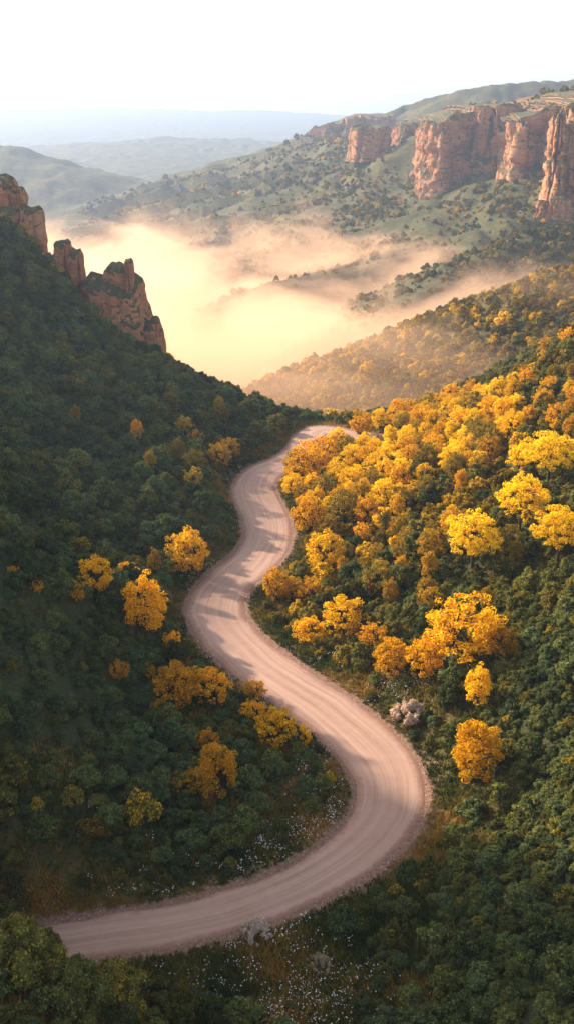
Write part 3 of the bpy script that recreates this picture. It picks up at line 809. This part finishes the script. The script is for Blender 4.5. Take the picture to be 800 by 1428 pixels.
# farther: sparser and bigger, on the slopes beyond
fx, fy = g.uniform(-260, 460, 90000), 262*(1500/262)**g.uniform(0, 1, 90000)
fx = fx*np.clip(fy/600, .5, 2.2)
dens = np.clip(.42+1.0*noise(fx/32, fy/45, s=90)+.5*noise(fx/11, fy/11, s=91), 0, 1.2)
k = g.uniform(0, 1, len(fx)) < (dens*.9+np.where(fy < 480, .3, .10))*np.where(fy < 480, 2.2, 1.1)
fx, fy = fx[k], fy[k]; fr = (.4+1.0*g.uniform(0, 1, len(fx))**2)*np.where(g.uniform(0, 1, len(fx)) < .05, 1.7, 1)*(1+fy/1100)
xs = np.r_[xs, fx]; ys = np.r_[ys, fy]; rad = np.r_[rad, fr]; rd = np.r_[rd, np.full(len(fx), 99.)]
zs = height(xs, ys)
U_, V_, D_ = proj(xs, ys, zs+rad*.7)
inf = (U_ > -40) & (U_ < 840) & (V_ > -20) & (V_ < 1480)
far = ys > 262
keepf = (~far) | (inf & visible(xs, ys, zs+rad*.8) & (zs > FLOOR+8))
xs, ys, zs, rad, rd, U_, V_, D_, inf, far = [q[keepf] for q in (xs, ys, zs, rad, rd, U_, V_, D_, inf, far)]
# tint: dark green on the left hill, olive on the right, gold flecks near the sunlit verge
left = xs < np.interp(ys, RC[np.argsort(RC[:, 1]), 1], RC[np.argsort(RC[:, 1]), 0])
tint = np.where(left, g.normal(.15+.14*sstep(ys, 82, 60), .10, len(xs)), g.normal(.38-.12*sstep(ys, 112, 84), .095, len(xs)))
tint = np.where(far, g.normal(np.where(ys < 450, .60, .47), .15), tint)
tint = tint+.10*noise(xs/9, ys/9, s=95)
tint = np.where((rd < 13) & (g.uniform(0, 1, len(xs)) < .3), tint+.2, tint)
tint = np.where(g.uniform(0, 1, len(xs)) < .03, tint+.3, tint)
gv = (~left) & (ys > 112) & (ys < 222) & (xs < 20+.32*(ys-100)) & (~far) & (g.uniform(0, 1, len(xs)) < .5*sstep(ys, 112, 135))
tint = np.where(gv, g.normal(.78, .12, len(xs)), tint)
tint = np.clip(tint, 0, .95)
szpx = rad/D_*F
vis = inf & (~far); vi = np.where(vis)[0]
vi = vi[visible(xs[vi], ys[vi], zs[vi]+rad[vi]*1.0)]
order = vi[np.argsort(-szpx[vi])][:300]
ind = np.zeros(len(xs), bool); ind[order] = True
print('shrubs', len(xs), 'far', far.sum())
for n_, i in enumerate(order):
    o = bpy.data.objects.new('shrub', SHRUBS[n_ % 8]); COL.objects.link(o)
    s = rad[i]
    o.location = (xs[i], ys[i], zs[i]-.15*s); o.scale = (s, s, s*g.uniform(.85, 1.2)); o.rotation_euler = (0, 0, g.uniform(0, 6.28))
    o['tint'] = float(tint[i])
    if left[i]:
        if rd[i] < 13: lab, grp = 'leafy shrub on the verge inside or left of the road bend', 'shrubs on the left verge'
        elif ys[i] < 62: lab, grp = 'dark leafy shrub in the bottom left corner below the road end', 'shrubs in the bottom left corner'
        else: lab, grp = 'dense dark green shrub in the shaded cover of the lower left hillside', 'shrubs on the lower left hillside'
    else:
        if rd[i] < 13: lab, grp = 'olive shrub in the flowery grass of the right verge', 'shrubs on the right verge'
        else: lab, grp = 'dense olive green shrub in the shaded cover of the lower right slope', 'shrubs on the lower right slope'
    tag(o, lab, 'shrub', grp)
for (u, v, r_, tn, lab) in [(30, 1375, 3.0, .40, 'largest bush of the bottom left corner, tangled olive and brown'), (100, 1420, 2.6, .34, 'tall dark bush beside the largest one in the bottom left corner'),
                        (5, 1325, 2.6, .36, 'big bush hiding the road end at the left edge'), (165, 1400, 2.2, .42, 'round brownish bush below the lowest road stretch'), (240, 1425, 1.9, .45, 'olive bush at the bottom edge left of the flower meadow'),
                        (60, 1330, 1.5, .38, 'mid-sized bush right at the hidden end of the road')]:
    p = hit(u, v); gg = np.random.default_rng(int(u)+3); lb = [(0, 0, .6, .7, 1)]
    for q_ in range(60):
        a_ = gg.uniform(0, 6.28); d_ = gg.uniform(.05, 1)**.7
        lb.append((math.cos(a_)*d_, math.sin(a_)*d_, 1.35*math.sqrt(max(.02, 1-d_*d_))*gg.uniform(.7, 1.08)+.1, gg.uniform(.10, .22), 1))
    o = foliage('shrub', lb, .035, 260, SHRUB, 500+int(u), link=True)
    o.location = tuple(p-np.array((0, 0, .4))); o.scale = (r_, r_, r_*1.1); o.rotation_euler = (0, 0, u); o['tint'] = tn
    tag(o, lab, 'bush')
RED = leaf_mat('red_leaves', [(0, (.35, .03, .02)), (1, (.5, .06, .02))], trans=.3)
p = hit(517, 838); o = foliage('shrub', [(0, 0, .5, .45, 1.3), (.2, .1, 1.0, .35, 1.3), (-.15, 0, 1.4, .25, 1.2)], .09, 80, RED, 9, link=True)
o.location = tuple(p); o.scale = (1.2, 1.2, 1.4); o['tint'] = .5; tag(o, 'small bright red shrub between dark bushes above the right verge', 'shrub')
# the countless rest, as one covering
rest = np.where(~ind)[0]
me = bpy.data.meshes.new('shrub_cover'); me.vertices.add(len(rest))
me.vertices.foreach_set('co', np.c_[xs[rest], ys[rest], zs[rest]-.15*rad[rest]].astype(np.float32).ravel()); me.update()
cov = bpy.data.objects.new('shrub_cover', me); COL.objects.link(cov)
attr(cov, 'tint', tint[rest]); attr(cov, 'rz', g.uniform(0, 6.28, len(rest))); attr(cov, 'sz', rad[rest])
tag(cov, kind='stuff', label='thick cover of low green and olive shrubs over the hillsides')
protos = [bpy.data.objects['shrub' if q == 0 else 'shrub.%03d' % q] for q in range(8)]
def gn_instances(obj, protos):
    ng = bpy.data.node_groups.new('scatter', 'GeometryNodeTree')
    ng.interface.new_socket('Geometry', in_out='INPUT', socket_type='NodeSocketGeometry')
    ng.interface.new_socket('Geometry', in_out='OUTPUT', socket_type='NodeSocketGeometry')
    N = ng.nodes; L = ng.links
    gi = N.new('NodeGroupInput'); go = N.new('NodeGroupOutput')
    mp = N.new('GeometryNodeMeshToPoints'); L.new(gi.outputs[0], mp.inputs['Mesh'])
    jn = N.new('GeometryNodeJoinGeometry')
    for p in protos:
        oi = N.new('GeometryNodeObjectInfo'); oi.transform_space = 'ORIGINAL'; oi.inputs['Object'].default_value = p
        oi.inputs['As Instance'].default_value = True
        L.new(oi.outputs['Geometry'], jn.inputs[0])
    ip = N.new('GeometryNodeInstanceOnPoints'); ip.inputs['Pick Instance'].default_value = True
    L.new(mp.outputs[0], ip.inputs['Points']); L.new(jn.outputs[0], ip.inputs['Instance'])
    a1 = N.new('GeometryNodeInputNamedAttribute'); a1.data_type = 'FLOAT'; a1.inputs['Name'].default_value = 'rz'
    cx = N.new('ShaderNodeCombineXYZ'); L.new(a1.outputs['Attribute'], cx.inputs[2]); L.new(cx.outputs[0], ip.inputs['Rotation'])
    a2 = N.new('GeometryNodeInputNamedAttribute'); a2.data_type = 'FLOAT'; a2.inputs['Name'].default_value = 'sz'
    L.new(a2.outputs['Attribute'], ip.inputs['Scale'])
    L.new(ip.outputs[0], go.inputs[0])
    md = obj.modifiers.new('scatter', 'NODES'); md.node_group = ng
gn_instances(cov, protos)

# ------------------------------------------------------------------ verge grass and flowers
def flat_mat(name, stops, trans=.3, a='leaf'):
    m = NT(name)
    lf = m.n('ShaderNodeAttribute', attribute_type='GEOMETRY', attribute_name=a).outputs['Fac']
    c = m.ramp(lf, stops)
    d = m.n('ShaderNodeBsdfDiffuse'); m.l(c, d.inputs[0]); tr = m.n('ShaderNodeBsdfTranslucent'); m.l(c, tr.inputs[0])
    mx = m.n('ShaderNodeMixShader'); mx.inputs[0].default_value = trans
    m.l(d.outputs[0], mx.inputs[1]); m.l(tr.outputs[0], mx.inputs[2]); m.l(mx.outputs[0], m.out.inputs[0]); return m.m
GRASS = flat_mat('grass_blades', [(0, (.03, .05, .015)), (.35, (.09, .10, .022)), (.6, (.26, .17, .035)), (.85, (.42, .22, .045)), (1, (.52, .33, .13))])
FLOWER = flat_mat('petals', [(0, (.75, .75, .78)), (.8, (.8, .78, .72)), (.9, (.75, .5, .6)), (1, (.8, .5, .1))], .2)
def sample_band(n, dmin, dmax, ymax, g):
    i = g.integers(0, len(RC), n); a = g.uniform(0, 6.28, n); r = g.uniform(0, dmax, n)
    x, y = RC[i, 0]+np.cos(a)*r, RC[i, 1]+np.sin(a)*r
    d = road_dist(x, y); k = (d > dmin) & (y < ymax) & (y > 40); return x[k], y[k], d[k]
x, y, d = sample_band(60000, RW+.9, 17, 215, g)
x2 = g.uniform(-25, 13, 12000); y2 = g.uniform(42, 66, 12000); d2 = road_dist(x2, y2); k = d2 > RW+1
x, y, d = np.r_[x, x2[k]], np.r_[y, y2[k]], np.r_[d, d2[k]]
z = height(x, y)
nb = 6
bx = np.repeat(x, nb)+g.normal(0, .12, len(x)*nb); by = np.repeat(y, nb)+g.normal(0, .12, len(x)*nb); bz = np.repeat(z, nb)-.05
hh = g.uniform(.3, .95, len(bx))*np.repeat(np.clip((d-RW)/3, .45, 1)*g.uniform(.6, 1.3, len(x)), nb)
a = g.uniform(0, 6.28, len(bx)); wd = .05+.05*g.uniform(0, 1, len(bx)); ln = g.normal(0, .22, (len(bx), 2))
V = np.stack([np.c_[bx-np.cos(a)*wd, by-np.sin(a)*wd, bz], np.c_[bx+np.cos(a)*wd, by+np.sin(a)*wd, bz], np.c_[bx+ln[:, 0]*hh*2, by+ln[:, 1]*hh*2, bz+hh]], 1).reshape(-1, 3)
go = mesh_obj('grass', V, np.arange(len(V)).reshape(-1, 3), GRASS)
tint_g = np.clip(.42+.38*fbm(x/5, y/5, s=55, o=3)+g.normal(0, .1, len(x)), 0, 1)
attr(go, 'leaf', np.repeat(np.repeat(tint_g, nb), 3)); tag(go, kind='stuff', label='rough green and rust grass on the verges of the road')
def flowers():
    pat = []
    for (u, v, su, sv, n) in [(440, 1095, 24, 45, 240), (400, 1165, 50, 18, 150), (350, 960, 22, 22, 150), (360, 1340, 70, 35, 150), (440, 1390, 60, 35, 170), (350, 1290, 30, 8, 50),
                              (270, 1190, 60, 12, 35), (230, 1235, 60, 10, 30), (575, 955, 30, 12, 150), (600, 965, 40, 20, 130), (300, 890, 25, 30, 110), (340, 700, 20, 30, 120), (460, 820, 30, 20, 60), (280, 795, 22, 8, 70), (330, 655, 12, 10, 60), (480, 905, 25, 10, 50), (500, 700, 25, 8, 60)]:
        uu = g.normal(u, su, n); vv = g.normal(v, sv, n); b = -(vv-714)/F; t = -(CZ-1)/(b*cp-sp)
        pat.append(np.c_[(uu-400)/F*t, (b*sp+cp)*t])
    q = np.vstack(pat); q = q[road_dist(q[:, 0], q[:, 1]) > RW+1.2]
    q = np.repeat(q[g.uniform(0, 1, len(q)) < .62], 6, 0); q = q+g.normal(0, .26, q.shape); 
    zz = height(q[:, 0], q[:, 1])+g.uniform(.3, .8, len(q))
    C = np.c_[q, zz]; s = g.uniform(.02, .058, len(q))[:, None]
    nr = g.normal(0, .4, (len(q), 3))+np.array((0, -.3, 1)); nr /= np.linalg.norm(nr, axis=1)[:, None]
    T = np.cross(nr, g.normal(0, 1, (len(q), 3))); T /= np.linalg.norm(T, axis=1)[:, None]; B = np.cross(nr, T)
    ang = np.arange(6)*np.pi/3
    V = np.stack([C+T*s*math.cos(t)+B*s*math.sin(t) for t in ang], 1).reshape(-1, 3)
    o = mesh_obj('wildflowers', V, np.arange(len(V)).reshape(-1, 6), FLOWER)
    attr(o, 'leaf', np.repeat(g.uniform(0, 1, len(q))**.7*.93, 6)); tag(o, kind='stuff', label='tiny white wildflowers dotted through the verge grass')
flowers()
# gravel thrown to the road edges
def gravel():
    x, y, d = sample_band(26000, RW-.2, RW+1.9, 215, g)
    z = height(x, y)
    V0 = np.array([(1, 0, 0), (-.5, .87, 0), (-.5, -.87, 0), (0, 0, .9)]); F0 = np.array([(0, 1, 3), (1, 2, 3), (2, 0, 3)])
    s = g.uniform(.03, .10, len(x))**1.0; a = g.uniform(0, 6.28, len(x))
    V = np.stack([np.c_[x+s*(v[0]*np.cos(a)-v[1]*np.sin(a)), y+s*(v[0]*np.sin(a)+v[1]*np.cos(a)), z+.01+s*v[2]] for v in V0], 1).reshape(-1, 3)
    Fc = (np.arange(len(x))[:, None, None]*4+F0[None]).reshape(-1, 3)
    m = flat_mat('stone_chips', [(0, (.15, .085, .06)), (.6, (.34, .22, .17)), (1, (.55, .45, .4))], .0)
    o = mesh_obj('gravel', V, Fc, m); attr(o, 'leaf', np.repeat(g.uniform(0, 1, len(x)), 4)); tag(o, kind='stuff', label='loose reddish gravel along the road edges')
gravel()
# pale flowering bushes by the road
PALE = leaf_mat('pale_blossom', [(0, (.16, .16, .08)), (.5, (.50, .34, .24)), (1, (.66, .54, .50))], trans=.2, var=.25)
def pale_bush(u, v, w_, tint_, label):
    p = hit(u, v); dep = proj(*p)[2]; r = w_*dep/F/2
    lb = [(math.cos(a)*q, math.sin(a)*q, .3+.75*(1-q)+.15*random.random(), random.uniform(.10, .22), 1.8) for a, q in [(random.uniform(0, 6.28), random.uniform(.05, 1)) for _ in range(46)]]
    o = foliage('flowering_bush', lb, .05, 150, PALE, int(u), link=True)
    o.location = tuple(p); o.scale = (r, r, r*.9); o['tint'] = tint_; tag(o, label, 'bush')
pale_bush(572, 1005, 50, .62, 'pale pink feathery bush next to the road above the sharp bend')
pale_bush(357, 1309, 46, .85, 'white and pink flowering bush on the near edge of the lowest road stretch')
pale_bush(445, 1352, 36, .3, 'grey-green flowering bush in the white flower meadow at the bottom')
# small red post sign far up the slope (a splash of red shrub)
# ------------------------------------------------------------------ mist and haze
def box(name, x0, x1, y0, y1, z0, z1, mat):
    V = [(x, y, z) for x in (x0, x1) for y in (y0, y1) for z in (z0, z1)]
    Fq = np.array([(0, 1, 3, 2), (4, 6, 7, 5), (0, 4, 5, 1), (2, 3, 7, 6), (0, 2, 6, 4), (1, 5, 7, 3)])
    return mesh_obj(name, V, Fq, mat)
def haze():
    m = NT('air'); v = m.n('ShaderNodeVolumePrincipled')
    v.inputs['Color'].default_value = (.42, .54, .77, 1); v.inputs['Density'].default_value = .00020; v.inputs['Anisotropy'].default_value = .35
    m.l(v.outputs[0], m.out.inputs['Volume'])
    tag(box('haze', -5200, 5200, -150, 9300, -100, 260, m.m), kind='stuff')
def mist():
    m = NT('mist'); v = m.n('ShaderNodeVolumePrincipled')
    pos = m.n('ShaderNodeNewGeometry').outputs['Position']
    pos = m.coord('Object')
    sp_ = m.n('ShaderNodeSeparateXYZ'); m.l(pos, sp_.inputs[0])
    mp = m.n('ShaderNodeMapping'); mp.inputs['Scale'].default_value = (.014, .009, .032); m.l(pos, mp.inputs[0])
    nz = m.noise(mp.outputs[0], 1.0, 5, .62, .6)
    top = m.math('ADD', m.mapr(sp_.outputs[1], 250, 520, 12, -17), m.mapr(nz, .3, .7, -27, 27))
    d = m.math('MULTIPLY', m.math('SUBTRACT', top, sp_.outputs[2]), .05, clamp=True)
    fade = m.math('MULTIPLY', m.mapr(sp_.outputs[1], 240, 370, .05, 1), m.mapr(sp_.outputs[1], 650, 1000, 1, .0))
    fx = m.mapr(sp_.outputs[0], 80, 260, 1, .0)
    d = m.math('MULTIPLY', m.math('MULTIPLY', d, fade), m.math('MULTIPLY', fx, .015))
    v.inputs['Color'].default_value = (.96, .66, .46, 1); v.inputs['Anisotropy'].default_value = .3  # warmth of the sunlight put into the mist colour
    m.l(d, v.inputs['Density']); m.l(v.outputs[0], m.out.inputs['Volume'])
    o = box('mist', -300, 270, 236, 1000, -75, 32, m.m)
    tag(o, kind='stuff', label='glowing golden mist pooled in the valley beyond the road')
    try: m.m.cycles.volume_step_rate = 1.0
    except Exception: pass
haze(); mist()
